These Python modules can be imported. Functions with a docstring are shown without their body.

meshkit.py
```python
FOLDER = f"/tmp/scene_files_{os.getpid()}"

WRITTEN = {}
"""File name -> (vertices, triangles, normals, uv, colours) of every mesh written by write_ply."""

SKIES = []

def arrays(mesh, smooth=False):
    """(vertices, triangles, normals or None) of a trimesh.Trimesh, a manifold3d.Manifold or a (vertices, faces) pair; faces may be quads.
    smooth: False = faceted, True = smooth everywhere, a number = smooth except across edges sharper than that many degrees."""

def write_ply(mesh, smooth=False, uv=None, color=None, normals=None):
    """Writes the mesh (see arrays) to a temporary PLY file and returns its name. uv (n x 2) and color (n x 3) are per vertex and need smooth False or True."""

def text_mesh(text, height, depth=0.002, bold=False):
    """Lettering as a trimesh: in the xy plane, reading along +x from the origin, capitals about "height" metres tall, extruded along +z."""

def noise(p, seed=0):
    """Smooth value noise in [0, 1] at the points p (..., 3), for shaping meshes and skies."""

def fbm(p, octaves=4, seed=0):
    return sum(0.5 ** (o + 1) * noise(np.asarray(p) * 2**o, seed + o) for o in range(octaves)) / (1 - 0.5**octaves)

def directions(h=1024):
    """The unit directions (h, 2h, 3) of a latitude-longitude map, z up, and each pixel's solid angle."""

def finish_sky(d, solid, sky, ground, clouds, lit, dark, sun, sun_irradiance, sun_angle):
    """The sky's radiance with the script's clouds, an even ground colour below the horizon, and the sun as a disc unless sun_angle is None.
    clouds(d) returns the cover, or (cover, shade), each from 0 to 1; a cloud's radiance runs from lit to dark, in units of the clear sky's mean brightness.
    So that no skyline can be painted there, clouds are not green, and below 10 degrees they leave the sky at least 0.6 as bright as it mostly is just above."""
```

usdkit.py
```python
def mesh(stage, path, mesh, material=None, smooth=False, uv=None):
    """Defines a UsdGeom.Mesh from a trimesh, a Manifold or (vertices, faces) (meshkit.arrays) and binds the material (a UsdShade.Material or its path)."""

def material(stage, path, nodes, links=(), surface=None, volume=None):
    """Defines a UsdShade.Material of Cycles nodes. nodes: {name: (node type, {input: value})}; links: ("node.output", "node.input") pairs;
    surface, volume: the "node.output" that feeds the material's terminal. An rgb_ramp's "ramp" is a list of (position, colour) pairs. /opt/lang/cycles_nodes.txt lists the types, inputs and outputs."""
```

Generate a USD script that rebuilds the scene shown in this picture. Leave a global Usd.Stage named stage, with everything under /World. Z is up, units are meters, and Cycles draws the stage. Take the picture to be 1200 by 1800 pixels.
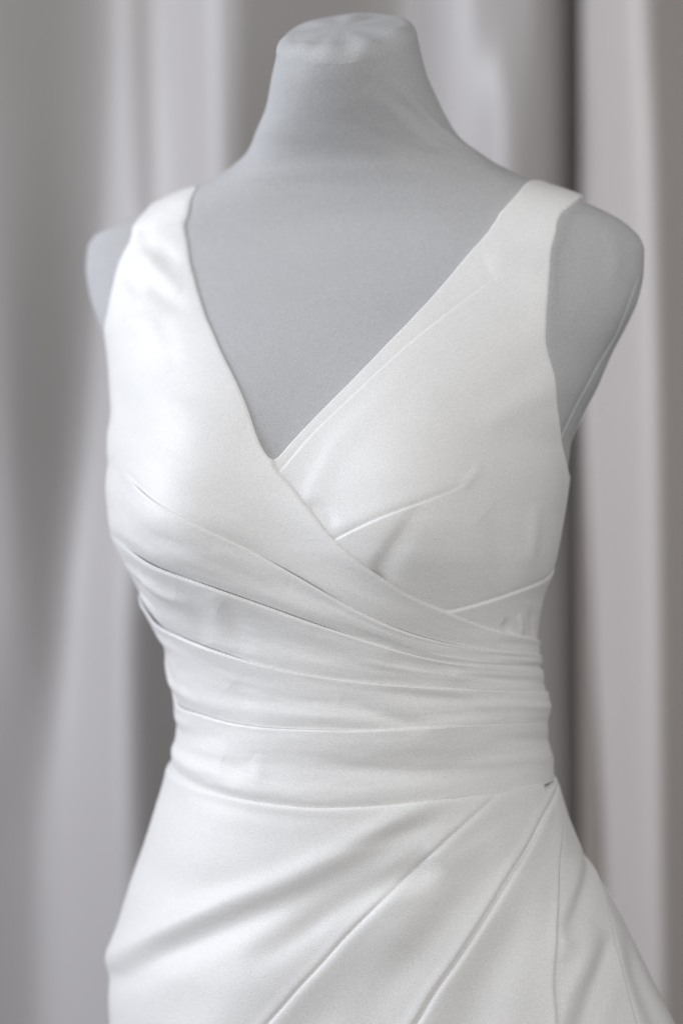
import math
import numpy as np
import meshkit, usdkit
from scipy.interpolate import PchipInterpolator, LinearNDInterpolator, NearestNDInterpolator
from scipy.ndimage import gaussian_filter1d
from scipy.spatial import cKDTree
from pxr import Gf, Sdf, Usd, UsdGeom, UsdLux, UsdShade

stage = Usd.Stage.CreateInMemory()
UsdGeom.SetStageUpAxis(stage, 'Z')
UsdGeom.Xform.Define(stage, '/World')
PI = math.pi

# ---------------------------------------------------------------- camera
S0, D, ZC = 2450.0, 1.75, 1.10            # photograph pixels per metre at y = 0, camera distance, camera height
cam = UsdGeom.Camera.Define(stage, '/World/camera')
cam.AddTranslateOp().Set((0, -D, ZC))
cam.AddRotateXYZOp().Set((90, 0, 0))
cam.CreateHorizontalApertureAttr(24.0)
cam.CreateVerticalApertureAttr(36.0)
cam.CreateFocalLengthAttr(24.0 * D / (1200 / S0))
cam.CreateFStopAttr(2.0)
cam.CreateFocusDistanceAttr(D - 0.115)
cam.CreateExposureAttr(-0.07)
cam.CreateClippingRangeAttr((0.05, 100.0))

# ---------------------------------------------------------------- light: a big cool window on the left, a dim room around
def look_at(prim, eye, target):
    m = Gf.Matrix4d(); m.SetLookAt(Gf.Vec3d(*eye), Gf.Vec3d(*target), Gf.Vec3d(0, 0, 1))
    prim.AddTransformOp().Set(m.GetInverse())

def rect(name, eye, target, w, h, power, col):
    l = UsdLux.RectLight.Define(stage, '/World/' + name)
    look_at(l, eye, target)
    l.CreateWidthAttr(w); l.CreateHeightAttr(h); l.CreateIntensityAttr(power); l.CreateColorAttr(Gf.Vec3f(*col))
    return l

rect('window_light', (-1.75, -0.3, 1.68), (0, 0.12, 1.15), 1.2, 2.0, 5.5, (0.94, 0.975, 1.06))
rect('room_light', (0.5, -1.4, 1.62), (0, 0, 0.98), 1.5, 1.5, 2.2, (1.0, 0.99, 0.975))
dome = UsdLux.DomeLight.Define(stage, '/World/room_ambience')
amb = usdkit.material(stage, '/World/Looks/ambience', {'b': ('background_shader', {'color': (1.0, 0.99, 0.985), 'strength': 0.12})}, surface='b.background')
UsdShade.MaterialBindingAPI.Apply(dome.GetPrim()).Bind(amb)

# ---------------------------------------------------------------- materials
def fabric(name, col, rough, spec, sheen, weave, bump, var=0.03, scale=(1, 1, 1), mottle=0.1):
    c0 = tuple(c * (1 - var) for c in col); c1 = tuple(min(1, c * (1 + var)) for c in col)
    return usdkit.material(stage, '/World/Looks/' + name, {
        'g': ('geometry', {}),
        'map': ('mapping', {'scale': scale}),
        'n1': ('noise_texture', {'scale': weave, 'detail': 2.0, 'roughness': 0.7}),
        'n2': ('noise_texture', {'scale': 30.0, 'detail': 3.0}),
        'f': ('math', {'math_type': 'multiply_add', 'value2': 1 - mottle, 'value3': 0.0}),
        'f2': ('math', {'math_type': 'multiply_add', 'value2': mottle}),
        'r': ('rgb_ramp', {'ramp': [(0.3, c0), (0.7, c1)]}),
        'b': ('bump', {'strength': bump, 'distance': 0.0006}),
        'p': ('principled_bsdf', {'roughness': rough, 'specular_ior_level': spec, 'sheen_weight': sheen, 'sheen_roughness': 0.4})},
        [('g.position', 'map.vector'), ('map.vector', 'n1.vector'), ('g.position', 'n2.vector'), ('n1.fac', 'f.value1'), ('n2.fac', 'f2.value1'),
         ('f.value', 'f2.value3'), ('f2.value', 'r.fac'), ('r.color', 'p.base_color'), ('n1.fac', 'b.height'), ('b.normal', 'p.normal')], surface='p.BSDF')

SATIN = fabric('white_satin', (0.815, 0.81, 0.80), 0.42, 0.40, 0.08, 900, 0.35, 0.085)
JERSEY = fabric('grey_jersey', (0.475, 0.476, 0.484), 0.85, 0.25, 0.15, 900, 0.5, 0.13)
CURTAIN = fabric('taupe_curtain', (0.48, 0.458, 0.452), 0.45, 0.6, 0.1, 700, 0.0, 0.06)
CURTAIN_WARM = fabric('beige_curtain', (0.52, 0.483, 0.466), 0.45, 0.6, 0.1, 700, 0.0, 0.06)
FLOOR = fabric('grey_floor', (0.30, 0.29, 0.28), 0.5, 0.4, 0.0, 60, 0.1, 0.15)

# ---------------------------------------------------------------- helpers
def tag(p, label=None, cat=None, group=None, kind=None):
    for k, v in (('label', label), ('category', cat), ('group', group), ('kind', kind)):
        if v:
            p.SetCustomDataByKey(k, v)

taken = {}
def path_for(parent, name):
    base = f'{parent}/{name}'
    n = taken.get(base, -1) + 1
    taken[base] = n
    return base if n == 0 else f'{base}_{n:03d}'

def put(parent, name, v, f, n, mat, label=None):
    m = UsdGeom.Mesh.Define(stage, path_for(parent, name))
    m.CreatePointsAttr(usdkit.Vt.Vec3fArray.FromNumpy(v.astype(np.float32)))
    m.CreateFaceVertexCountsAttr(usdkit.Vt.IntArray.FromNumpy(np.full(len(f), 3, np.int32)))
    m.CreateFaceVertexIndicesAttr(usdkit.Vt.IntArray.FromNumpy(f.astype(np.int32).ravel()))
    m.CreateSubdivisionSchemeAttr('none')
    m.CreateNormalsAttr(usdkit.Vt.Vec3fArray.FromNumpy(n.astype(np.float32)))
    m.SetNormalsInterpolation('vertex')
    UsdShade.MaterialBindingAPI.Apply(m.GetPrim()).Bind(mat)
    if label:
        tag(m.GetPrim(), label)
    return m.GetPrim()

def grid_faces(nr, nc, wrap=False):
    i, j = np.meshgrid(np.arange(nr - 1), np.arange(nc if wrap else nc - 1), indexing='ij')
    a = (i * nc + j).ravel(); b = (i * nc + (j + 1) % nc).ravel(); c = a + nc; d = b + nc
    return np.vstack([np.stack([a, c, b], 1), np.stack([b, c, d], 1)])

def vnormals(v, f):
    n = np.zeros_like(v)
    fn = np.cross(v[f[:, 1]] - v[f[:, 0]], v[f[:, 2]] - v[f[:, 0]])
    for k in range(3):
        np.add.at(n, f[:, k], fn)
    return n / np.maximum(np.linalg.norm(n, axis=1, keepdims=True), 1e-20)

def clip(arr, f, d):
    """Keep the part of the triangles where d > 0, cutting straight through the others. arr: rows of vertex data."""
    s = d > 0
    k = s[f].sum(1)
    keep = [f[k == 3]]
    new, made, cnt = [], {}, [len(arr)]
    def mid(a, b):
        key = (a, b) if a < b else (b, a)
        if key not in made:
            t = d[key[0]] / (d[key[0]] - d[key[1]])
            t = min(max(t, 1e-4), 1 - 1e-4)
            new.append(arr[key[0]] * (1 - t) + arr[key[1]] * t)
            made[key] = cnt[0]; cnt[0] += 1
        return made[key]
    add = []
    for tri in f[(k == 1) | (k == 2)]:
        t = [int(x) for x in tri]
        if s[tri].sum() == 1:
            while not s[t[0]]: t = t[1:] + t[:1]
            add.append((t[0], mid(t[0], t[1]), mid(t[0], t[2])))
        else:
            while s[t[0]]: t = t[1:] + t[:1]
            p, q = mid(t[0], t[1]), mid(t[0], t[2])
            add += [(p, t[1], t[2]), (p, t[2], q)]
    arr = np.vstack([arr] + ([np.array(new)] if new else []))
    f = np.vstack(keep + ([np.array(add)] if add else []))
    used = np.unique(f)
    re = np.full(len(arr), -1); re[used] = np.arange(len(used))
    return arr[used], re[f]

# ---------------------------------------------------------------- the body: stacked sections. Rows are named by the photograph's pixel row v.
def table(*rows):
    r = np.array(rows, float)
    return PchipInterpolator(r[:, 0], r[:, 1], extrapolate=True)

XL = table((60, 489), (85, 487), (130, 478), (185, 468), (225, 452), (265, 435), (297, 402), (330, 345), (352, 298), (378, 240), (400, 190), (412, 168), (435, 154), (470, 151),
           (520, 158), (570, 173), (610, 190), (660, 196), (720, 197), (780, 192), (840, 190), (900, 193), (960, 210), (1010, 236), (1050, 256), (1110, 287), (1200, 306), (1260, 315),
           (1310, 313), (1345, 305), (1400, 288), (1450, 272), (1540, 242), (1620, 216), (1690, 196), (1750, 196), (1800, 198), (2200, 170), (3600, 40))
XR = table((60, 733), (85, 738), (130, 750), (170, 764), (200, 778), (245, 812), (270, 845), (290, 876), (312, 922), (330, 965), (348, 1010), (372, 1065), (398, 1106), (420, 1126), (440, 1132),
           (480, 1131), (520, 1123), (570, 1102), (620, 1076), (680, 1050), (730, 1025), (790, 1002), (840, 998), (900, 991), (960, 982), (1000, 973), (1050, 955), (1110, 946), (1160, 944), (1230, 953),
           (1300, 960), (1370, 970), (1400, 981), (1450, 999), (1500, 1019), (1550, 1050), (1600, 1080), (1650, 1107), (1700, 1133), (1750, 1159), (1800, 1184), (2200, 1340), (3600, 1560))
BF = table((60, .047), (130, .047), (200, .050), (265, .053), (300, .052), (340, .050), (380, .050), (430, .056), (500, .070), (600, .088), (700, .097), (800, .102), (900, .105), (1000, .104),
           (1100, .100), (1200, .097), (1300, .097), (1400, .100), (1500, .104), (1650, .111), (1800, .119), (2200, .16), (3600, .34))
BB = table((60, .047), (130, .048), (265, .053), (340, .050), (430, .058), (500, .075), (700, .100), (900, .098), (1100, .085), (1250, .082), (1400, .10), (1600, .13), (1800, .15), (2200, .2), (3600, .36))
CY = table((60, -.050), (92, -.043), (130, -.034), (200, -.012), (265, .008), (300, .016), (430, .026), (600, .014), (800, .004), (1000, 0), (1800, 0), (3600, 0))
BUST = table((540, 0), (620, .004), (700, .014), (780, .026), (850, .034), (910, .035), (960, .031), (1010, .021), (1060, .012), (1120, .003), (1180, 0))
TILT = table((60, .50), (100, .47), (160, .34), (230, .12), (290, 0), (400, 0))
YAW = math.radians(15)
cY, sY = math.cos(YAW), math.sin(YAW)

def project(p):
    k = S0 * D / (D + p[..., 1])
    return 600 + k * p[..., 0], 900 - k * (p[..., 2] - ZC)

def raw(theta, v, a, cx):
    """Points (rows, thetas, 3)."""
    co, si = np.cos(theta)[None], np.sin(theta)[None]
    b = np.where(si < 0, BF(v)[:, None], BB(v)[:, None])
    x = a[:, None] * co
    y = b * si
    A = np.where((v > 540) & (v < 1180), BUST(v), 0)[:, None]
    front = np.clip(-si, 0, 1) ** 0.6
    y = y - A * front * (np.exp(-((x - .095) / .070) ** 2) + np.exp(-((x + .095) / .070) ** 2))
    z = ZC - (v[:, None] - 900) / S0 + np.where(v < 290, TILT(np.minimum(v, 290)), 0)[:, None] * y
    X = cx[:, None] + x * cY + y * sY
    Y = CY(v)[:, None] - x * sY + y * cY
    return np.stack([X, Y, z + 0 * X], -1)

XL0, XR0 = XL, XR
XL = lambda v: XL0(v) + np.interp(v, [600, 720, 1300, 1420], [0, 8, 11, 9])
XR = lambda v: XR0(v) - np.interp(v, [800, 900, 1250, 1420], [0, 6, 9, 10])
vk = np.concatenate([np.arange(60, 1830, 5.0), np.arange(1830, 3601, 60.0)])
ak, cxk = np.full(len(vk), .15), np.zeros(len(vk))
thk = np.linspace(-PI, PI, 241)
for _ in range(30):
    u, _v = project(raw(thk, vk, ak, cxk))
    lo, hi = u.min(1), u.max(1)
    r = np.arange(len(vk))
    va, vb = _v[r, u.argmin(1)], _v[r, u.argmax(1)]
    tl, tr = XL(np.clip(va, 60, 3600)), XR(np.clip(vb, 60, 3600))
    ak *= np.clip((tr - tl) / (hi - lo), .7, 1.4) ** .7
    cxk += .7 * ((tr + tl) / 2 - (hi + lo) / 2) / S0
AF, CXF = PchipInterpolator(vk, ak), PchipInterpolator(vk, cxk)

def body(theta, v):
    return raw(theta, v, AF(v), CXF(v))

class Grid:
    """A stretch of the body surface as a grid of rows v and angles theta (right side 0, front -pi/2, left -pi), with arc lengths s from the front."""
    def __init__(self, theta, v):
        self.theta, self.v = theta, v
        self.p = body(theta, v)
        nr, nc = len(v), len(theta)
        self.f = grid_faces(nr, nc)
        self.n = vnormals(self.p.reshape(-1, 3), self.f)
        step = np.linalg.norm(np.diff(self.p[..., :2], axis=1), axis=2)
        s = np.hstack([np.zeros((nr, 1)), np.cumsum(step, 1)])
        k = np.searchsorted(theta, -PI / 2)
        self.s = s - s[:, k:k + 1]
        self.q = np.stack([self.s.ravel(), np.repeat(-v / S0, nc)], 1)
        self.flat = self.p.reshape(-1, 3)
        self.uv = np.stack(project(self.p), -1).reshape(-1, 2)

def theta_axis(nf, nb):
    """From the back centre (-3pi/2) over the left, front and right to the back centre (pi/2), denser in front."""
    a = np.linspace(-1.5 * PI, -1.12 * PI, nb, endpoint=False)
    b = np.linspace(-1.12 * PI, 0.12 * PI, nf, endpoint=False)
    return np.concatenate([a, b, np.linspace(0.12 * PI, 0.5 * PI, nb)])

# photograph pixel -> (s, -v/S0) on the body, through the visible front
gm = Grid(theta_axis(260, 10), np.concatenate([np.arange(250, 1900, 6.0)]))
view = np.array([0, -D, ZC]) - gm.flat
facing = (gm.n * view).sum(1) / np.linalg.norm(view, axis=1) > 0.0
pts = gm.uv[facing]
tri_lin, tri_near = LinearNDInterpolator(pts, gm.q[facing]), NearestNDInterpolator(pts, gm.q[facing])

def on_body(uv):
    uv = np.asarray(uv, float)
    a = tri_lin(uv)
    bad = np.isnan(a[:, 0])
    a[bad] = tri_near(uv[bad])
    return a

def dense(p, amp, step=0.0004):
    """A smooth curve through the points p, sampled every 0.4 mm, with the amplitudes along it."""
    p = np.asarray(p, float)
    d = np.hypot(*np.diff(p, axis=0).T)
    keep = np.r_[True, d > 1e-5]
    p, amp = p[keep], np.asarray(amp, float)[keep]
    t = np.r_[0, np.cumsum(np.hypot(*np.diff(p, axis=0).T))]
    x = np.linspace(0, t[-1], max(8, int(t[-1] / step)))
    return np.stack([PchipInterpolator(t, p[:, 0])(x), PchipInterpolator(t, p[:, 1])(x)], 1), PchipInterpolator(t, amp)(x)

class Line:
    """A curve on the body, given in the photograph's pixels as (u, v) or (u, v, amplitude); before/after: further points (s, v) out of sight."""
    def __init__(self, uv, before=(), after=()):
        amp = [x[2] if len(x) > 2 else 1.0 for x in uv]
        p = on_body([x[:2] for x in uv])
        ext = lambda e: np.array([(s, -v / S0) for s, v in e], float).reshape(-1, 2)
        p = np.vstack([ext(before), p, ext(after)])
        amp = [amp[0]] * len(before) + amp + [amp[-1]] * len(after)
        self.p, self.amp = dense(p, amp)
        self.p = gaussian_filter1d(self.p, 9, axis=0, mode='nearest')
        t = np.gradient(self.p, axis=0)
        self.t = t / np.linalg.norm(t, axis=1, keepdims=True)
        self.tree = cKDTree(self.p)
    def dist(self, q, limit=np.inf):
        """Signed distance (positive to the right of the direction of travel, i.e. below a line drawn left to right) and the amplitude at the nearest point."""
        d, i = self.tree.query(q, distance_upper_bound=limit)
        ok = np.isfinite(d)
        i = np.where(ok, i, 0)
        e = q - self.p[i]
        side = self.t[i, 1] * e[:, 0] - self.t[i, 0] * e[:, 1]
        near = (d < .003) & (i > 3) & (i < len(self.p) - 4)
        sd = np.where(ok, np.where(near, side, np.where(side > 0, 1, -1) * np.minimum(d, 9)), np.where(side > 0, 9.0, -9.0))
        return sd, np.where(ok, self.amp[i], 0)

def lap(H, q, line, h, w, e=0.0022, groove=0.0008, gw=0.0022, back=0.0):
    """A pleat edge: the cloth to the right of the line lies over the cloth to its left; height h falls off over w."""
    d, a = line.dist(q, max(5 * w, .03))
    on = np.clip(d / e, 0, 1)
    up = h * np.sqrt(np.clip(1 - (1 - on) ** 2, 0, 1)) * np.exp(-np.maximum(d, 0) / w)
    down = -groove * np.exp(-(np.minimum(d, 0) / gw) ** 2) * (d <= 0) - groove * (d > 0) * np.exp(-(d / (0.35 * e)) ** 2)
    if back:
        down = down + back * np.exp(-((d + 2.2 * gw) / (3 * gw)) ** 2) * (d < 0)
    H += np.where(np.abs(d) < 5, a * (up + down), 0)

def ridge(H, q, line, h, w, skew=1.0):
    """A soft fold h high and w wide; skew makes the right side wider."""
    d, a = line.dist(q, 3.5 * w * max(1, skew))
    ww = np.where(d > 0, w * skew, w)
    H += np.where(np.abs(d) < 5, a * h * np.exp(-(d / ww) ** 2), 0)

def poly_field(q, p, smooth=True):
    """Signed distance to a closed polygon in (s, -v/S0), positive outside."""
    p = np.asarray(p, float)
    from shapely import Polygon, contains_xy
    t = np.r_[0, np.cumsum(np.hypot(*np.diff(np.vstack([p, p[:1]]), axis=0).T))]
    loop = np.vstack([p, p[:1]])
    x = np.arange(0, t[-1], 0.0004)
    pp = np.stack([PchipInterpolator(t, loop[:, 0])(x), PchipInterpolator(t, loop[:, 1])(x)], 1)
    pp = gaussian_filter1d(pp, 7, axis=0, mode='wrap')
    d, i = cKDTree(pp).query(q)
    inside = contains_xy(Polygon(pp), q[:, 0], q[:, 1])
    tg = np.roll(pp, -1, 0) - np.roll(pp, 1, 0)
    tg = tg / np.maximum(np.linalg.norm(tg, axis=1, keepdims=True), 1e-12)
    e = q - pp[i]
    perp = tg[i, 1] * e[:, 0] - tg[i, 0] * e[:, 1]
    if not Polygon(pp).exterior.is_ccw:
        perp = -perp
    return np.where(d < .0025, perp, np.where(inside, -d, d))

def rounded(d, r=0.0009):
    """How far a free edge sinks at distance d from it."""
    k = np.clip(1 - d / r, 0, 1)
    return r * (1 - np.sqrt(np.clip(1 - k * k, 0, 1)))

def panel(parent, name, grid, H, fields, mat, label=None, rim=0.0025):
    """A cloth part: the body pushed out by H, cut to where all the fields are positive, with a turned-in rim along its cut edges."""
    v = grid.flat + grid.n * H[:, None]
    n = vnormals(v, grid.f)
    arr = np.hstack([v, n, grid.n] + [x[:, None] for x in fields])
    f = grid.f
    far = np.ones(len(arr), bool)
    for k in range(len(fields)):
        if f.size:
            arr, f = clip(arr, f, arr[:, 9 + k])
    v, n, gn = arr[:, :3], arr[:, 3:6], arr[:, 6:9]
    if rim:
        e = np.vstack([f[:, [0, 1]], f[:, [1, 2]], f[:, [2, 0]]])
        es = np.sort(e, 1)
        _, first, cnt = np.unique(es, axis=0, return_index=True, return_counts=True)
        e = e[first[cnt == 1]]
        ids = np.unique(e); re = np.full(len(v), -1); re[ids] = np.arange(len(ids))
        m = len(ids); o = len(v)
        lo = v[ids] - gn[ids] * rim
        mid = .5 * (n[ids] + 0)
        a, b = re[e[:, 0]], re[e[:, 1]]
        f = np.vstack([f, np.stack([e[:, 1], e[:, 0], o + a], 1), np.stack([e[:, 1], o + a, o + b], 1)])
        v, n = np.vstack([v, lo]), np.vstack([n, n[ids]])
    return put(parent, name, v, f, n / np.maximum(np.linalg.norm(n, axis=1, keepdims=True), 1e-9), mat, label)

# ---------------------------------------------------------------- floor and curtains
def box_mesh(x0, x1, y0, y1, z0, z1):
    import trimesh
    b = trimesh.creation.box((x1 - x0, y1 - y0, z1 - z0)); b.apply_translation(((x0 + x1) / 2, (y0 + y1) / 2, (z0 + z1) / 2))
    return b
fl = usdkit.mesh(stage, '/World/floor', box_mesh(-2.5, 2.5, -1.2, 1.3, -.03, 0), FLOOR)
tag(fl.GetPrim(), 'plain grey floor under the dress and the curtains', 'floor', kind='structure')

YC = 0.66                                   # how far behind the dress form the curtains hang
KC = (D + YC) / D / S0
# the slope of the cloth across the picture at a few heights: positive turns towards the window on the left
slopes = {
    -400: [(-100, 0), (0, -.45), (90, -.5), (155, -.3), (205, .3), (245, -.25), (300, 1.0), (350, 1.2), (385, .2), (440, -.35), (520, -.4), (620, -.4), (700, -.3), (735, .6), (765, 1.2), (800, .4), (850, -.1), (930, -.25), (955, -.9), (975, -1.3), (1020, -1.6), (1030, -1.6), (1034, 1.1), (1085, 1.0), (1115, .3), (1145, -.5), (1200, -.9), (1280, 0)],
    0:    [(-100, 0), (0, -.45), (90, -.5), (160, -.3), (208, .35), (245, -.25), (300, 1.0), (350, 1.2), (390, .2), (440, -.3), (520, -.35), (620, -.4), (700, -.3), (735, .6), (768, 1.2), (805, .45), (850, -.1), (930, -.2), (955, -.9), (975, -1.3), (1020, -1.6), (1030, -1.6), (1034, 1.1), (1085, 1.0), (1115, .3), (1145, -.5), (1200, -.9), (1280, 0)],
    300:  [(-100, 0), (0, -.35), (80, -.5), (155, -.25), (208, .5), (250, -.1), (290, .45), (340, 1.2), (370, .9), (400, 0), (440, -.35), (620, -.4), (760, .5), (820, .7), (865, 1.1), (885, 0), (930, -.3), (960, -.9), (985, -1.2), (1020, -1.5), (1030, -1.5), (1034, 1.1), (1095, 1.1), (1125, .5), (1155, -.4), (1200, -.6), (1280, 0)],
    700:  [(-100, 0), (0, -.1), (40, -.35), (95, -.45), (140, .0), (180, .75), (225, .75), (250, .3), (300, .5), (400, 0), (600, -.4), (800, .3), (900, -.2), (985, -.6), (1028, -1.5), (1034, -1.4), (1039, 1.0), (1110, .9), (1135, .5), (1160, -.4), (1200, -.7), (1280, 0)],
    1100: [(-100, 0), (0, .15), (35, -.05), (75, -.2), (115, .2), (160, .9), (200, .85), (225, .3), (255, -.25), (285, -.35), (400, 0), (600, -.3), (800, .2), (930, -.5), (1000, -1.0), (1038, -1.4), (1043, -1.2), (1049, .8), (1110, .95), (1140, .5), (1165, -.5), (1200, -.8), (1280, 0)],
    1500: [(-100, 0), (0, .1), (40, .15), (80, .5), (140, .9), (205, .8), (235, .3), (262, -.2), (300, -.3), (500, 0), (700, -.2), (850, .2), (950, -.6), (1010, -1.2), (1048, -1.4), (1053, -1.1), (1060, .7), (1110, .95), (1140, .55), (1170, -.6), (1200, -1.0), (1280, 0)],
    2000: [(-100, 0), (0, .1), (40, .15), (80, .5), (140, .9), (205, .8), (235, .3), (262, -.2), (300, -.3), (500, 0), (700, -.2), (850, .2), (950, -.6), (1020, -1.2), (1060, -1.4), (1065, -1.1), (1072, .7), (1120, .95), (1150, .55), (1180, -.6), (1220, -1.0), (1290, 0)]}
uu = np.arange(-1300, 2500, 3.0)
def slope_row(t):
    t = np.array(t, float)
    r = np.interp(uu, t[:, 0], t[:, 1])
    out = (uu < -60) | (uu > 1260)
    wav = .75 * np.sin(uu / 37.0 + .8 * np.sin(uu / 160.0)) + .3 * np.sin(uu / 91.0)
    k = np.clip(np.maximum(-60 - uu, uu - 1260) / 80, 0, 1)
    r = np.where(out, r * (1 - k) + wav * k, r)
    g = np.exp(-.5 * (np.arange(-8, 9) / 1.8) ** 2)
    keep = r.copy()
    r = np.convolve(np.pad(r, 8, 'edge'), g / g.sum(), 'valid')
    return r
vs = np.array(sorted(slopes))
SL = np.array([slope_row(slopes[k]) for k in vs])
SL = np.where(SL < 0, 1.15 * SL, 1.25 * SL)
SLF = PchipInterpolator(vs, SL, axis=0)
v_c = np.linspace(-1500, 900 + ZC / KC - 12, 150)
sl = 1.35 * SLF(np.clip(v_c, -400, 2000))
sl = sl - sl[:, (uu > -60) & (uu < 1260)].mean(1, keepdims=True) * .8
depth = -np.cumsum(sl, 1) * 3.0 * KC
g = np.exp(-.5 * (np.arange(-200, 201) / 75.0) ** 2)
low = np.array([np.convolve(np.pad(r, 200, 'edge'), g / g.sum(), 'valid') for r in depth])
depth = depth - low
xc = (uu - 600) * KC
zc_rows = ZC - (v_c - 900) * KC
def curtain(name, cols, dy, label, mat):
    P = np.stack([np.broadcast_to(xc[cols] * (D + YC + dy) / (D + YC), (len(v_c), cols.sum())), YC + dy + depth[:, cols], np.broadcast_to(zc_rows[:, None], (len(v_c), cols.sum()))], -1)
    nr, nc = P.shape[:2]
    f = grid_faces(nr, nc)
    v = P.reshape(-1, 3); n = vnormals(v, f)
    back = v - n * .0025
    e = np.concatenate([np.arange(nc), np.arange(1, nr) * nc + nc - 1, (nr - 1) * nc + np.arange(nc - 2, -1, -1), np.arange(nr - 2, 0, -1) * nc])
    e2 = np.roll(e, -1); o = len(v)
    F = np.vstack([f, f[:, ::-1] + o, np.stack([e, o + e, e2], 1), np.stack([e2, o + e, o + e2], 1)])
    prim = put('/World', name, np.vstack([v, back]), F, np.vstack([n, -n]), mat)
    tag(prim, label, 'curtain')
curtain('curtain', uu <= 1085, 0.0, 'wide grey curtain in soft vertical folds behind the neck and left shoulder', CURTAIN)
curtain('curtain', uu >= 1029, -.07, 'grey curtain panel with one broad bright fold, beside the right shoulder', CURTAIN_WARM)

# ---------------------------------------------------------------- the dress form
form = UsdGeom.Xform.Define(stage, '/World/dress_form').GetPrim()
tag(form, 'pale grey jersey covered dress form with slanted neck top, wearing the white dress', 'dress form')
FORM = '/World/dress_form'
vt = np.concatenate([np.arange(98, 860, 2.5), np.arange(860, 1600, 12.0)])
gt = Grid(theta_axis(420, 40), vt)
Ht = np.zeros(len(gt.flat))
def L(*uv, before=(), after=()):
    return Line(uv, before, after)
wide = Grid(theta_axis(260, 10), np.arange(64, 900, 5.0))
fw = (wide.n * (np.array([0, -D, ZC]) - wide.flat)).sum(1) > 0
tl0, tn0 = tri_lin, tri_near
tri_lin, tri_near = LinearNDInterpolator(wide.uv[fw], wide.q[fw]), NearestNDInterpolator(wide.uv[fw], wide.q[fw])
for pts_, h, w in [
    (((690, 135, 0), (730, 185, 1), (780, 232, 1), (850, 280, .3)), .0016, .0045),
    (((640, 150, 0), (700, 205, 1), (760, 250, .8), (860, 296, .6), (900, 312, 0)), .0013, .0055),
    (((600, 190, 0), (680, 245, .8), (780, 282, 1), (870, 308, .5)), -.0010, .0060),
    (((760, 150, .5), (775, 190, 1), (800, 225, .4)), .0010, .0035),
    (((1060, 400, 0), (1085, 450, 1), (1075, 520, 0)), .0008, .0060),
    ]:
    ridge(Ht, gt.q, L(*pts_), 1.5 * h, 1.15 * w)
seam_line = L((1128, 480, 0), (1112, 525), (1085, 590), (1050, 650), (1015, 715), (985, 785), (970, 815, 0))
ridge(Ht, gt.q, seam_line, .0013, .0016)
ridge(Ht, gt.q, seam_line, -.0010, .0060)
tri_lin, tri_near = tl0, tn0
# the neck below its rim bulges a little in soft facets, as stretched cloth over a cut block does
th = np.broadcast_to(gt.theta, gt.s.shape).ravel(); vv = np.repeat(gt.v, len(gt.theta))
Ht += (.0007 * np.cos(8 * th + 2.0) + .0005 * np.cos(5 * th)) * np.exp(-np.maximum(vv - 90, 0) / 22)
Ht += .0004 * (meshkit.fbm(gt.flat * 45, 3, 5) - .5)
vtor = gt.flat + gt.n * Ht[:, None]
ftor = gt.f
nc = len(gt.theta)
# close the back seam by welding normals of first and last column
ntor = vnormals(vtor, ftor).reshape(len(vt), nc, 3)
ntor[:, 0] = ntor[:, -1] = (ntor[:, 0] + ntor[:, -1]) / 2
rim_n = ntor[0].copy()
put(FORM, 'torso', vtor, ftor, ntor.reshape(-1, 3), JERSEY)
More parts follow.
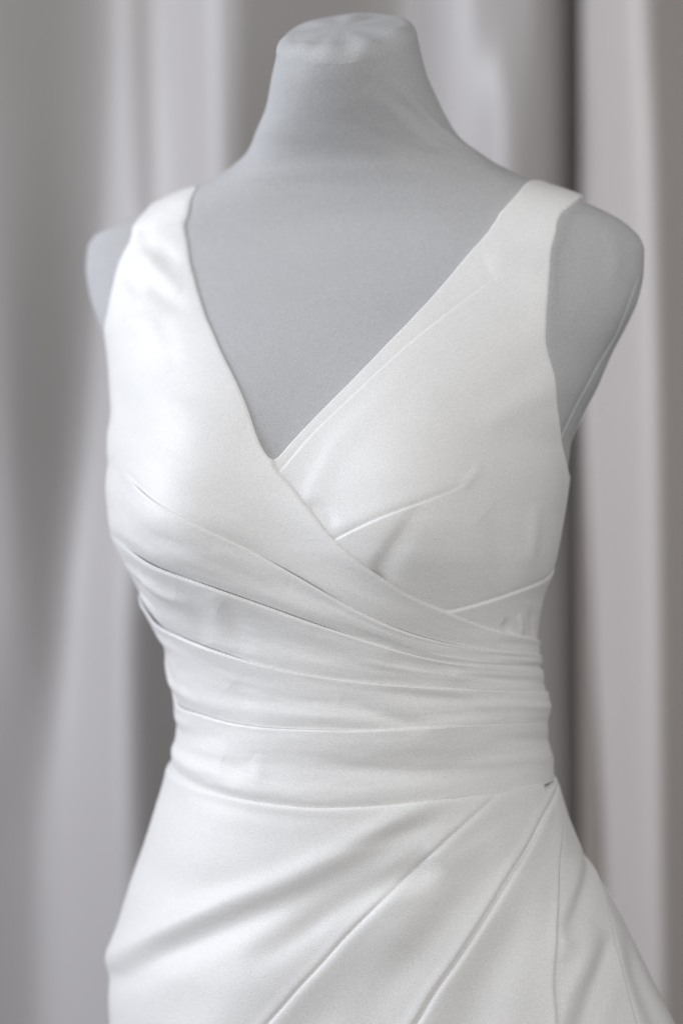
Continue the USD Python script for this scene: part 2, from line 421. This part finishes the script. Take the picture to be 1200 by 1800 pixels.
# slanted neck top: from the rim ring over a rounded edge to the middle of the cap
ring = vtor[:nc]
ctr = ring.mean(0)
up = np.cross(ring[nc // 4] - ctr, ring[nc // 2] - ctr); up = up / np.linalg.norm(up); up = up if up[2] > 0 else -up
rows = []
R = .012
for k in range(13):
    a = k / 12 * PI / 2
    m = 1 - (R * (1 - math.cos(a))) / np.linalg.norm(ring - ctr, axis=1)
    rows.append(ctr + (ring - ctr) * m[:, None] + up * (R * math.sin(a)))
top = rows[-1]; c2 = top.mean(0)
for k in range(1, 16):
    m = 1 - k / 15
    bump = .0030 * (1 - m * m)
    rows.append(c2 + (top - c2) * max(m, .002) + up * bump)
cap = np.array(rows)
fc = grid_faces(len(rows), nc)[:, ::-1]
cv = cap.reshape(-1, 3)
ang = np.arctan2(cv[:, 1] - c2[1], cv[:, 0] - c2[0])
dist = np.linalg.norm(cv - c2, axis=1)
w_ = np.exp(-((dist - .04) / .016) ** 2)
cv = cv + up * ((.0006 * np.cos(3 * ang + 1.0) + .0004 * np.sin(5 * ang) + .0010 * np.cos(8 * ang + 2.0)) * w_ * (np.arange(len(cv)) >= nc))[:, None]
ncap = vnormals(cv, fc).reshape(len(rows), nc, 3)
ncap[:, 0] = ncap[:, -1] = (ncap[:, 0] + ncap[:, -1]) / 2
ncap[0] = rim_n
put(FORM, 'neck_cap', cv, fc, ncap.reshape(-1, 3), JERSEY)

# ---------------------------------------------------------------- the dress
dress = UsdGeom.Xform.Define(stage, '/World/wedding_dress').GetPrim()
tag(dress, 'white satin wrap wedding dress with V neck and pleated waist on the dress form', 'dress')
DR = '/World/wedding_dress'

gb = Grid(theta_axis(640, 60), np.arange(296, 1440, 2.0))
q, sB, vB = gb.q, gb.s.ravel(), np.repeat(gb.v, len(gb.theta))
kR, kL = np.searchsorted(gb.theta, 0.0), np.searchsorted(gb.theta, -PI)
sR, sL = PchipInterpolator(gb.v, gb.s[:, kR]), PchipInterpolator(gb.v, gb.s[:, kL])
def at_s(side, ds, v):
    """A point ds behind the right (+1) or left (-1) flank line at row v, as (s, -v/S0)."""
    return ((sR(v) + ds) if side > 0 else (sL(v) - ds), -v / S0)
def P(*uv):
    return [tuple(x) for x in on_body(uv)]

edge_left = [(349, 331), (339, 352), (333, 385), (336, 430), (347, 485), (366, 550), (392, 612), (420, 668), (440, 715), (457, 765), (471, 795), (485, 811)]
edge_right = [(485, 811), (520, 778), (580, 716), (640, 656), (700, 594), (760, 532), (810, 474), (850, 427), (880, 386), (910, 347), (934, 321)]
neck = P(*edge_left) + P(*edge_right)[1:] + [at_s(1, .004, 327), at_s(1, .03, 345), at_s(1, .06, 365), (sR(470) + .10, -470 / S0), (sR(470) + .25, -470 / S0), (.9, -470 / S0), (.9, -150 / S0), (-.9, -150 / S0), (-.9, -470 / S0), (sL(470) - .10, -470 / S0), at_s(-1, .06, 362), at_s(-1, .03, 338), at_s(-1, .004, 313)]
f_neck = poly_field(q, neck)
arm_r = P((1021, 347), (1003, 366), (985, 398), (975, 445), (969, 520), (963, 585), (966, 620), (975, 655), (979, 710), (983, 760), (989, 805), (994, 828)) + [at_s(1, .012, 838), at_s(1, .05, 820), at_s(1, .085, 700), at_s(1, .085, 560), at_s(1, .07, 430), at_s(1, .03, 378), at_s(1, .004, 358)]
arm_l = [at_s(-1, .002, 348)] + P((268, 368), (240, 410), (222, 450), (207, 500), (196, 550), (190, 590)) + [at_s(-1, -.004, 640), at_s(-1, .02, 690), at_s(-1, .05, 690), at_s(-1, .085, 640), at_s(-1, .085, 520), at_s(-1, .06, 430), at_s(-1, .03, 374)]
f_ar, f_al = poly_field(q, arm_r), poly_field(q, arm_l)

BK = lambda v: [(-.42, v), (-.30, v)]
# pleat edges of the wrap, left to right, each lying over the cloth above it
W0 = L((485, 811), (520, 858), (558, 905), (595, 947), (660, 1000), (720, 1040), (790, 1073), (870, 1106), (948, 1128), before=[(.02, 100), (.0, 450), (-.008, 650)], after=[(.3, 1150), (.5, 1150)])
W1 = L((198, 812, 0), (222, 828, 0), (240, 842, .45), (285, 882, .9), (370, 928, .9), (450, 966, .8), (560, 1026, .9), (660, 1080, .9), (740, 1113, .8), (800, 1130, .7), (870, 1142, .5), (950, 1152, .7), before=BK(790), after=[(.3, 1165), (.5, 1165)])
W2 = L((200, 930, .2), (226, 950, .5), (290, 990, 1.0), (380, 1024, 1.0), (450, 1050, .85), (560, 1090, .8), (660, 1125, .9), (740, 1150, .8), (850, 1170, .6), (953, 1179, .9), before=BK(900), after=[(.3, 1190), (.5, 1190)])
W3 = L((250, 1045, .8), (290, 1085, .9), (340, 1116, 1), (400, 1141, .9), (470, 1165, .6), (560, 1185, .5), (700, 1203, .8), (850, 1213, .7), (955, 1219, .8), before=BK(1005), after=[(.3, 1225), (.5, 1225)])
W4 = L((302, 1196, .9), (322, 1226, 1), (370, 1255, 1), (430, 1272, .9), (500, 1280, .7), (620, 1283, .8), (720, 1279, .9), (850, 1272, .35), (957, 1270, .4), before=BK(1180), after=[(.3, 1268), (.5, 1268)])
W5 = L((305, 1345, 1), (340, 1373, 1), (400, 1396, 1), (470, 1411, 1), (560, 1420, .9), (640, 1418, .8), (760, 1408, .8), (850, 1397, .7), (945, 1381, .7), (968, 1368, .5), before=BK(1315), after=[(.3, 1345), (.5, 1345)])
side_seam = L((985, 985), (962, 1040), (946, 1100), (944, 1140), (948, 1200), (953, 1250), (958, 1310), (964, 1372), before=[(sR(830) + .03, 830), (sR(900) + .008, 900)], after=[(sR(1450), 1450)])
d_side, _ = side_seam.dist(q)          # positive = to the left of a line drawn downwards
dW = [w.dist(q)[0] for w in (W0, W1, W2, W3, W4, W5)]

cloth_noise = (meshkit.fbm(gb.flat * np.array([28, 28, 60]), 3, 11) - .5)
# --- right panel under the wrap
H2 = np.full(len(q), .0028) + .0005 * cloth_noise
band = L((492, 838), (505, 824), (550, 772), (619, 706), (733, 601), (816, 537, .8), (880, 491, .3), (916, 473, 0))
band_cut = L((470, 870), (505, 824), (550, 772), (619, 706), (733, 601), (816, 537), (880, 491), (925, 440), (965, 385), (1000, 340), before=[(-.02, 1000)])
lap(H2, q, band, .0004, .016, e=.0016, groove=.0003)
dart = L((560, 968), (597, 947), (650, 921), (720, 893), (780, 870, .9), (812, 855, .5), (832, 843, 0))
lap(H2, q, dart, .0009, .026, e=.0012, groove=.0004, back=.0006)
ridge(H2, q, L((805, 862, 0), (830, 840, 1), (850, 815, 0)), .0010, .004)
dart2 = L((640, 1040), (668, 1005, 1), (700, 955, .8), (735, 905, .3), (750, 885, 0))
ridge(H2, q, dart2, -.0026, .0042, 1.9)
R3 = L((700, 1085), (785, 1073), (850, 1056), (920, 1031), (962, 1008), (985, 990), after=[(sR(960) + .05, 960)])
lap(H2, q, R3, .0009, .022, e=.0016, groove=.0004)
for pts_, h, w, k in [
    (((548, 892, .6), (560, 862, 1), (596, 790, .8), (678, 702, .5), (760, 600, 0)), .0010, .007, 1.6),
    (((545, 900, .6), (562, 890, 1), (585, 905, 1), (600, 930, .3)), -.0012, .0045, 1),
    (((860, 470, 0), (890, 462, 1), (930, 468, .6), (960, 480, 0)), .0010, .010, 1),
    (((760, 700, 0), (860, 690, 1), (950, 640, .6)), -.0010, .012, 1),
    (((840, 760, 0), (900, 720, 1), (965, 690, .7)), .0013, .010, 1),
    (((850, 900, 0), (880, 960, 1), (870, 1030, 0)), -.0018, .012, 1),
    (((940, 880, 0), (935, 940, 1), (915, 1000, 0)), .0016, .008, 1),
    (((880, 1085, 0), (890, 1100, 1), (885, 1115, .4)), -.0016, .0045, 1),
    (((905, 1075, 0), (912, 1095, 1), (908, 1118, .4)), .0014, .0040, 1),
    (((930, 1065, 0), (928, 1090, 1), (930, 1118, .4)), -.0012, .0045, 1),
    (((975, 680, 0), (985, 760, 1), (985, 900, .8), (972, 960, 0)), .0008, .004, 1)]:
    ridge(H2, q, L(*pts_), h, w, k)
H2 -= .0002 * np.exp(-np.maximum(np.minimum(f_neck, f_ar), 0) / .012)
H2 += .0013 * np.exp(-(np.maximum(f_ar, 0) / .016) ** 2) * np.clip((720 - vB) / 200, 0, 1)
H2 -= rounded(f_neck) + rounded(f_ar)
d0 = dW[0]
f_p2 = .02 - d0
right_half = np.where(vB > 0, q[:, 0] + .03, 1)                       # left end under the wrap
db, _ = band_cut.dist(q)
under = [f_neck, f_ar, f_p2, -d_side + 0, .02 - d0]
hid = sB - on_body([(455, 760)])[0, 0]
dR3, _ = R3.dist(q)
panel(DR, 'neckline_band', gb, H2, [f_neck, f_ar, f_p2, hid, -db, sR(vB) + .02 - sB], SATIN, rim=.0022)
panel(DR, 'bodice_panel', gb, H2, [f_neck, f_ar, f_p2, hid, db, -dR3, sR(vB) + .045 - sB], SATIN, rim=.0034)
panel(DR, 'underbust_panel', gb, H2, [f_ar, f_p2, hid, dR3, sR(vB) + .03 - sB], SATIN, rim=.0022)

# --- left panel with its pleats
H1 = np.full(len(q), .0052) + .0006 * cloth_noise
for pts_, h, w, k in [
    # strap wrinkles
    (((250, 412, 0), (275, 425, 1), (305, 450, .9), (325, 478, 0)), -0.00167, .0063, 1.3),
    (((245, 440, 0), (270, 458, 1), (300, 490, .9), (330, 520, 0)), 0.00167, .0063, 1),
    (((225, 470, 0), (245, 500, 1), (262, 530, 0)), -0.00146, .0069, 1),
    (((265, 500, 0), (300, 525, 1), (335, 550, .3)), -0.00146, .0069, 1),
    (((225, 560, 0), (270, 580, 1), (320, 620, .6), (345, 650, 0)), 0.00146, .0097, 1),
    (((285, 560, 0), (310, 610, 1), (320, 660, 0)), -0.00125, .0080, 1),
    (((235, 640, 0), (270, 690, 1), (330, 725, .8), (390, 755, 0)), 0.00104, .0086, 1),
    (((215, 660, 0), (230, 720, 1), (290, 760, .6), (350, 790, 0)), -0.00145, .0100, 1),
    (((240, 300), (300, 340, 1), (330, 372, 0)), 0.00087, .006, 1),
    # puckers at the left flank
    (((232, 985, 0), (262, 1008, 1), (310, 1040, .6), (350, 1055, 0)), .0020, .0040, 1),
    (((245, 1025, .5), (268, 1045, 1), (300, 1075, 0)), -.0020, .0035, 1),
    (((262, 1060, .5), (290, 1100, 1), (330, 1135, 0)), .0016, .0045, 1),
    (((292, 1150, .5), (308, 1185, 1), (335, 1215, .5), (370, 1235, 0)), .0022, .0045, 1),
    (((300, 1225, .6), (325, 1255, 1), (360, 1275, 0)), .0012, .0045, 1),
    (((305, 1310, .6), (330, 1335, 1), (380, 1365, 0)), .0016, .0050, 1),
    (((312, 1275, .5), (340, 1290, 1), (400, 1305, 0)), -.0012, .0060, 1),
    # gathers running into the right side seam
    (((820, 1160, 0), (880, 1160, 1), (950, 1167, 1)), .0010, .0032, 1),
    (((800, 1190, 0), (880, 1197, 1), (953, 1200, 1)), -.0010, .0036, 1),
    (((820, 1238, 0), (880, 1240, 1), (955, 1246, 1)), .0011, .0034, 1),
    (((860, 1125, 0), (900, 1130, 1), (948, 1139, 1)), -.0008, .0030, 1),
    (((840, 1302, 0), (900, 1300, 1), (958, 1304, 1)), -.0012, .0045, 1),
    (((800, 1345, 0), (880, 1338, 1), (960, 1336, 1)), .0011, .0045, 1),
    (((640, 1200, 0), (760, 1225, 1), (860, 1232, .5), (920, 1230, 0)), -.0010, .0045, 1),
    # dents in the pleats
    (((320, 1035, 0), (360, 1070, 1), (372, 1110, .6), (380, 1130, 0)), -.0011, .0090, 1),
    (((380, 1030, 0), (396, 1075, 1), (402, 1125, 0)), .0008, .0080, 1),
    (((395, 1055, 0), (425, 1085, 1), (440, 1120, .7), (450, 1150, 0)), -.0011, .0085, 1),
    (((255, 985, 0), (275, 1020, 1), (330, 1050, .5), (380, 1060, 0)), .0013, .0055, 1),
    (((420, 1195, 0), (437, 1230, 1), (430, 1262, 0)), -.0008, .0100, 1),
    (((330, 1150, 0), (325, 1185, 1), (335, 1215, 0)), .0012, .0070, 1),
    (((405, 1330, 0), (425, 1355, 1), (420, 1390, 0)), -.0009, .0090, 1),
    (((455, 1330, 0), (470, 1352, 1), (462, 1385, 0)), .0008, .0060, 1),
    (((560, 1345, 0), (650, 1352, 1), (740, 1358, .8), (860, 1350, 0)), -.0012, .0050, 1.2),
    (((600, 1232, 0), (660, 1250, 1), (715, 1268, 1), (760, 1275, 0)), -.0012, .0050, 1),
    (((680, 1145, 0), (740, 1170, 1), (800, 1190, 0)), -.0013, .0065, 1),
    (((560, 1120, 0), (700, 1160, 1), (840, 1195, .4)), .0007, .0060, 1),
    (((800, 1215, 0), (860, 1245, 1), (890, 1262, 0)), .0008, .0060, 1),
    (((520, 1305, 0), (650, 1315, 1), (850, 1310, .4)), .0008, .0090, 1),
    (((380, 960, 0), (440, 990, 1), (520, 1025, 0)), .0010, .0055, 1),
    (((460, 1000, 0), (530, 1035, 1), (620, 1075, 0)), -.0007, .0050, 1)]:
    ridge(H1, q, L(*pts_), h, w, k)
H1 -= .0030 * np.exp(-np.maximum(np.minimum(f_neck, f_al), 0) / .020) * np.clip(d0 / .035 + .35, .35, 1)
H1 -= rounded(f_neck) + rounded(f_al) + rounded(d0, .0010)
left_end = sB - (sL(vB) - .06)
# fine creases running along the pleats
def flow(d, seed, across, along, sq):
    return meshkit.fbm(np.stack([d * across, sq * along, 0 * d + seed * 7.3], 1), 3, seed) - .5
bounds = [dW[1], dW[2], dW[3], dW[4], dW[5]]
tcoord = np.zeros(len(q))
for k in range(4):
    ok = (bounds[k] > 0) & (bounds[k + 1] <= 0)
    tcoord = np.where(ok, k + bounds[k] / np.maximum(bounds[k] - bounds[k + 1], 1e-4), tcoord)
tcoord = np.where(dW[5] > 0, 4, np.where(dW[1] <= 0, dW[1] / .04, tcoord))
inwrap = np.clip((dW[1] + .05) / .05, 0, 1)
H1 += inwrap * (.0040 * flow(tcoord, 3, 2.0, 11, sB) + .0006 * flow(tcoord, 8, 6.0, 24, sB))
LAP = {1: (.0020, .024, .0014), 2: (.0032, .026, .0022), 3: (.0029, .026, .0019), 4: (.0028, .030, .0017), 5: (0, .03, .0022)}
flank = 1 + 0.15 * np.exp(-((sB - sL(vB)) / .06) ** 2)
right = np.clip(1.25 - (sB + .02) / .12, .45, 1)
lines = {1: W1, 2: W2, 3: W3, 4: W4, 5: W5}
la = {k: lines[k].dist(q)[1] for k in lines}
def piece(k):
    """Height of the cloth between pleat edge k and the next: its folded edge stands over the cloth above, its foot slips under the next edge."""
    H = H1.copy()
    if k:
        h, w, _ = LAP[k]
        d = dW[k]
        vary = .55 + .9 * meshkit.noise(np.stack([sB * 26, 0 * sB + k * 5.1, 0 * sB], 1), k)
        H += la[k] * vary * flank * h * np.exp(-np.maximum(d, 0) / w) - la[k] * rounded(d, .0011) + .0004 * la[k]
    d = dW[k + 1]
    roll = .6 * LAP[k + 1][2] * la[k + 1] * right
    H += roll * np.exp(-((d + .009) / .007) ** 2) - .7 * roll * np.exp(-(np.minimum(d, 0) / .0030) ** 2)
    H -= .0012 * np.clip(d / .0025, 0, 1)
    return H
panel(DR, 'wrap_panel', gb, piece(0), [f_neck, f_al, left_end, d0, .007 - dW[1], d_side], SATIN, rim=.002)
for k in (1, 2, 3, 4):
    last = dW[k + 1] - (.007 if k < 4 else .012 * np.clip((on_body([(948, 1378)])[0, 0] - sB) / .008, .04, 1))
    panel(DR, 'waist_pleat', gb, piece(k), [f_al, left_end, dW[k], d0, -last, d_side], SATIN, 'smooth waistband pleat, lowest of the wrap' if k == 4 else None, rim=.0016)

# --- back, from the right side seam round to the left
H3 = np.full(len(q), .0030)
H3 -= rounded(f_neck) + rounded(f_ar) + rounded(f_al)
dw5 = dW[5]
panel(DR, 'back_panel', gb, H3, [f_neck, f_ar, sB - (sR(vB) - .012), -d_side + .006, .012 - dw5], SATIN, rim=.002)
panel(DR, 'back_panel', gb, H3, [f_neck, f_al, (sL(vB) - .01) - sB, .012 - dw5], SATIN, rim=.002)

# --- skirt
gs = Grid(theta_axis(600, 80), np.concatenate([np.arange(1290, 1850, 2.2), np.arange(1850, 2100, 10.0), np.linspace(2100, 3588, 60)]))
q, sS, vS = gs.q, gs.s.ravel(), np.repeat(gs.v, len(gs.theta))
sR2 = PchipInterpolator(gs.v, gs.s[:, np.searchsorted(gs.theta, 0.0)])
H4 = np.full(len(q), .0052) + .0012 * (meshkit.fbm(gs.flat * np.array([14, 14, 9]), 3, 3) - .5)
sLs = np.repeat(gs.s[:, np.searchsorted(gs.theta, -PI)], len(gs.theta))
d5, a5 = W5.dist(q, .25)
H4 += (.0020 + .0026 * np.exp(-((sS - sLs) / .09) ** 2)) * a5 * np.sqrt(np.clip(1 - (1 - np.clip(d5 / .006, 0, 1)) ** 2, 0, 1)) * np.exp(-np.maximum(d5, 0) / .022) * (d5 > -.02) - rounded(np.maximum(d5, 0), .0016)
low = lambda u, v: [(u, v)]
C1 = L((905, 1362), (866, 1400, .3), (800, 1462, .7), (740, 1520, .9), (680, 1580, 1), (620, 1641, 1), (550, 1720, 1), (485, 1795, 1), (430, 1860, 1), after=[(-.25, 2300), (-.5, 3600)])
C2 = L((962, 1375, .4), (948, 1425, .8), (915, 1500, 1), (850, 1618, 1), (790, 1712, 1), (738, 1796, 1), (700, 1860, 1), after=[(-.02, 2300), (-.15, 3600)])
C3 = L((968, 1362, .5), (972, 1420, .7), (973, 1520, .8), (974, 1640, .8), (977, 1795, .8), (980, 1860), after=[(.17, 2300), (.20, 3600)])
E1 = L((985, 1392, 0), (1012, 1470, .15), (1030, 1520, .35), (1045, 1570, .6), (1062, 1635, .85), (1085, 1720, 1), (1106, 1795, 1), (1125, 1860), after=[(.33, 2300), (.42, 3600)])
flip = lambda H, line, *a, **k: lap(H, q, line, *a, **k)
# drawn downwards the right of a line is its left in the picture, so pleats that lie over their left neighbour take the line the other way round
class Turned:
    def __init__(self, l): self.l = l
    def dist(self, q, limit=np.inf):
        d, a = self.l.dist(q, limit)
        return -d, a
lap(H4, q, Turned(C1), .0020, .050, e=.0070, groove=.0005, gw=.0012, back=.0006)
lap(H4, q, Turned(C2), .0018, .045, e=.0060, groove=.0011, gw=.0014, back=.0010)
lap(H4, q, C3, .0016, .030, e=.0030, groove=.0004, gw=.003)
lap(H4, q, E1, .0050, .018, e=.0040, groove=.0020, gw=.004)
for pts_, h, w, k in [
    # the long soft fold from the waist to the left hip, and the hollow under it
    (((760, 1408, .3), (700, 1445, .6), (640, 1482, .8), (520, 1546, .9), (400, 1592, .9), (300, 1640, .9), (225, 1680, .8), (194, 1692, .6)), .0046, .0100, .9),
    (((755, 1445, 0), (660, 1510, .7), (540, 1575, .8), (420, 1628, .9), (320, 1670, 1.0), (250, 1705, .9), (196, 1712, .4)), -.0042, .0115, 1),
    (((780, 1440, 0), (700, 1465, 1), (620, 1490, .6), (560, 1500, 0)), -.0016, .0060, 1),
    (((770, 1505, 0), (735, 1535, 1), (660, 1560, .8), (590, 1600, .8), (520, 1650, .6), (440, 1700, 0)), -.0050, .0085, 1.2),
    (((830, 1440, 0), (740, 1500, .8), (640, 1545, .9), (540, 1600, .8), (430, 1660, .5), (330, 1700, 0)), .0024, .0120, 1),
    (((560, 1640, 0), (440, 1740, 1), (380, 1830, 1), (350, 1860, 1)), .0030, .022, 1),
    (((700, 1640, 0), (620, 1730, 1), (560, 1800, 1), (530, 1860, 1)), -.0042, .018, 1),
    (((880, 1500, 0), (800, 1600, 1), (720, 1700, 1), (640, 1810, .6)), -.0038, .014, 1),
    (((930, 1560, 0), (880, 1680, 1), (830, 1800, 1), (810, 1860, 1)), -.0044, .018, 1),
    (((345, 1392, 0), (420, 1418, 1), (520, 1436, .7), (620, 1440, 0)), -.0012, .0060, 1),
    (((250, 1500, 0), (330, 1560, 1), (440, 1560, .5), (520, 1530, 0)), -.0020, .020, 1),
    # right side
    (((1005, 1420, 0), (1015, 1500, .5), (1018, 1570, 1), (1000, 1620, 1), (985, 1660, 0)), -.0040, .0065, 1),
    (((1000, 1480, 0), (1003, 1560, .6), (990, 1640, 1), (985, 1700, 0)), .0022, .008, 1),
    (((1060, 1640, 0), (1052, 1700, 1), (1030, 1760, 1), (1010, 1830, 1)), -.0048, .0080, 1),
    (((1030, 1620, 0), (1020, 1700, 1), (1000, 1780, .8), (990, 1850, .5)), .0030, .010, 1),
    (((1085, 1640, 0), (1110, 1720, 1), (1150, 1820, 1)), -.0030, .010, 1)]:
    ridge(H4, q, L(*pts_), h, w, k)
hub = on_body([(955, 1372)])[0]
rad = np.hypot(*(q - hub).T); an = np.arctan2(q[:, 1] - hub[1], q[:, 0] - hub[0])
H4 += np.clip(rad / .16, 0, 1) ** 1.3 * (.0042 * (meshkit.fbm(np.stack([an * 4.0, rad * 5, 0 * an], 1), 1, 21) - .5) + .0012 * (meshkit.fbm(np.stack([an * 9.0, rad * 9, 0 * an], 1), 1, 22) - .5)) * np.clip((d5) / .03, 0, 1)
ridge(H4, q, L((940, 1392, 0), (953, 1379, 1), (968, 1364, 1), (976, 1358, .5)), -.0075, .0026)
# wide flutes further down
fl_ = np.clip((vS - 1850) / 700, 0, 1)
H4 += fl_ * .022 * np.sin(np.broadcast_to(gs.theta, gs.s.shape).ravel() * 11 + 1.5 * np.sin(vS / 900))
dC1, dC2, dC3, dE1 = (-C1.dist(q)[0], -C2.dist(q)[0], -C3.dist(q)[0], -E1.dist(q)[0])   # positive = to the right
top = d5 * 1.0
panel(DR, 'skirt_drape', gs, H4, [top, -dC1, -(sS - (sR2(vS)))], SATIN, 'wide front drape with a long soft fold to the left hip', rim=.002)
panel(DR, 'skirt_pleat', gs, H4, [top, dC1, -dC2, -dC3, -dE1, sR2(vS) + .02 - sS], SATIN, rim=.002)
panel(DR, 'skirt_pleat', gs, H4, [top, dC1, dC2, -dC3, -dE1, sR2(vS) + .02 - sS], SATIN, rim=.002)
panel(DR, 'skirt_panel', gs, H4, [top, dC1, dC3, -dE1, sR2(vS) + .20 - sS], SATIN, rim=.002)
panel(DR, 'skirt_back', gs, H4, [top, dE1, dC1], SATIN, rim=.002)
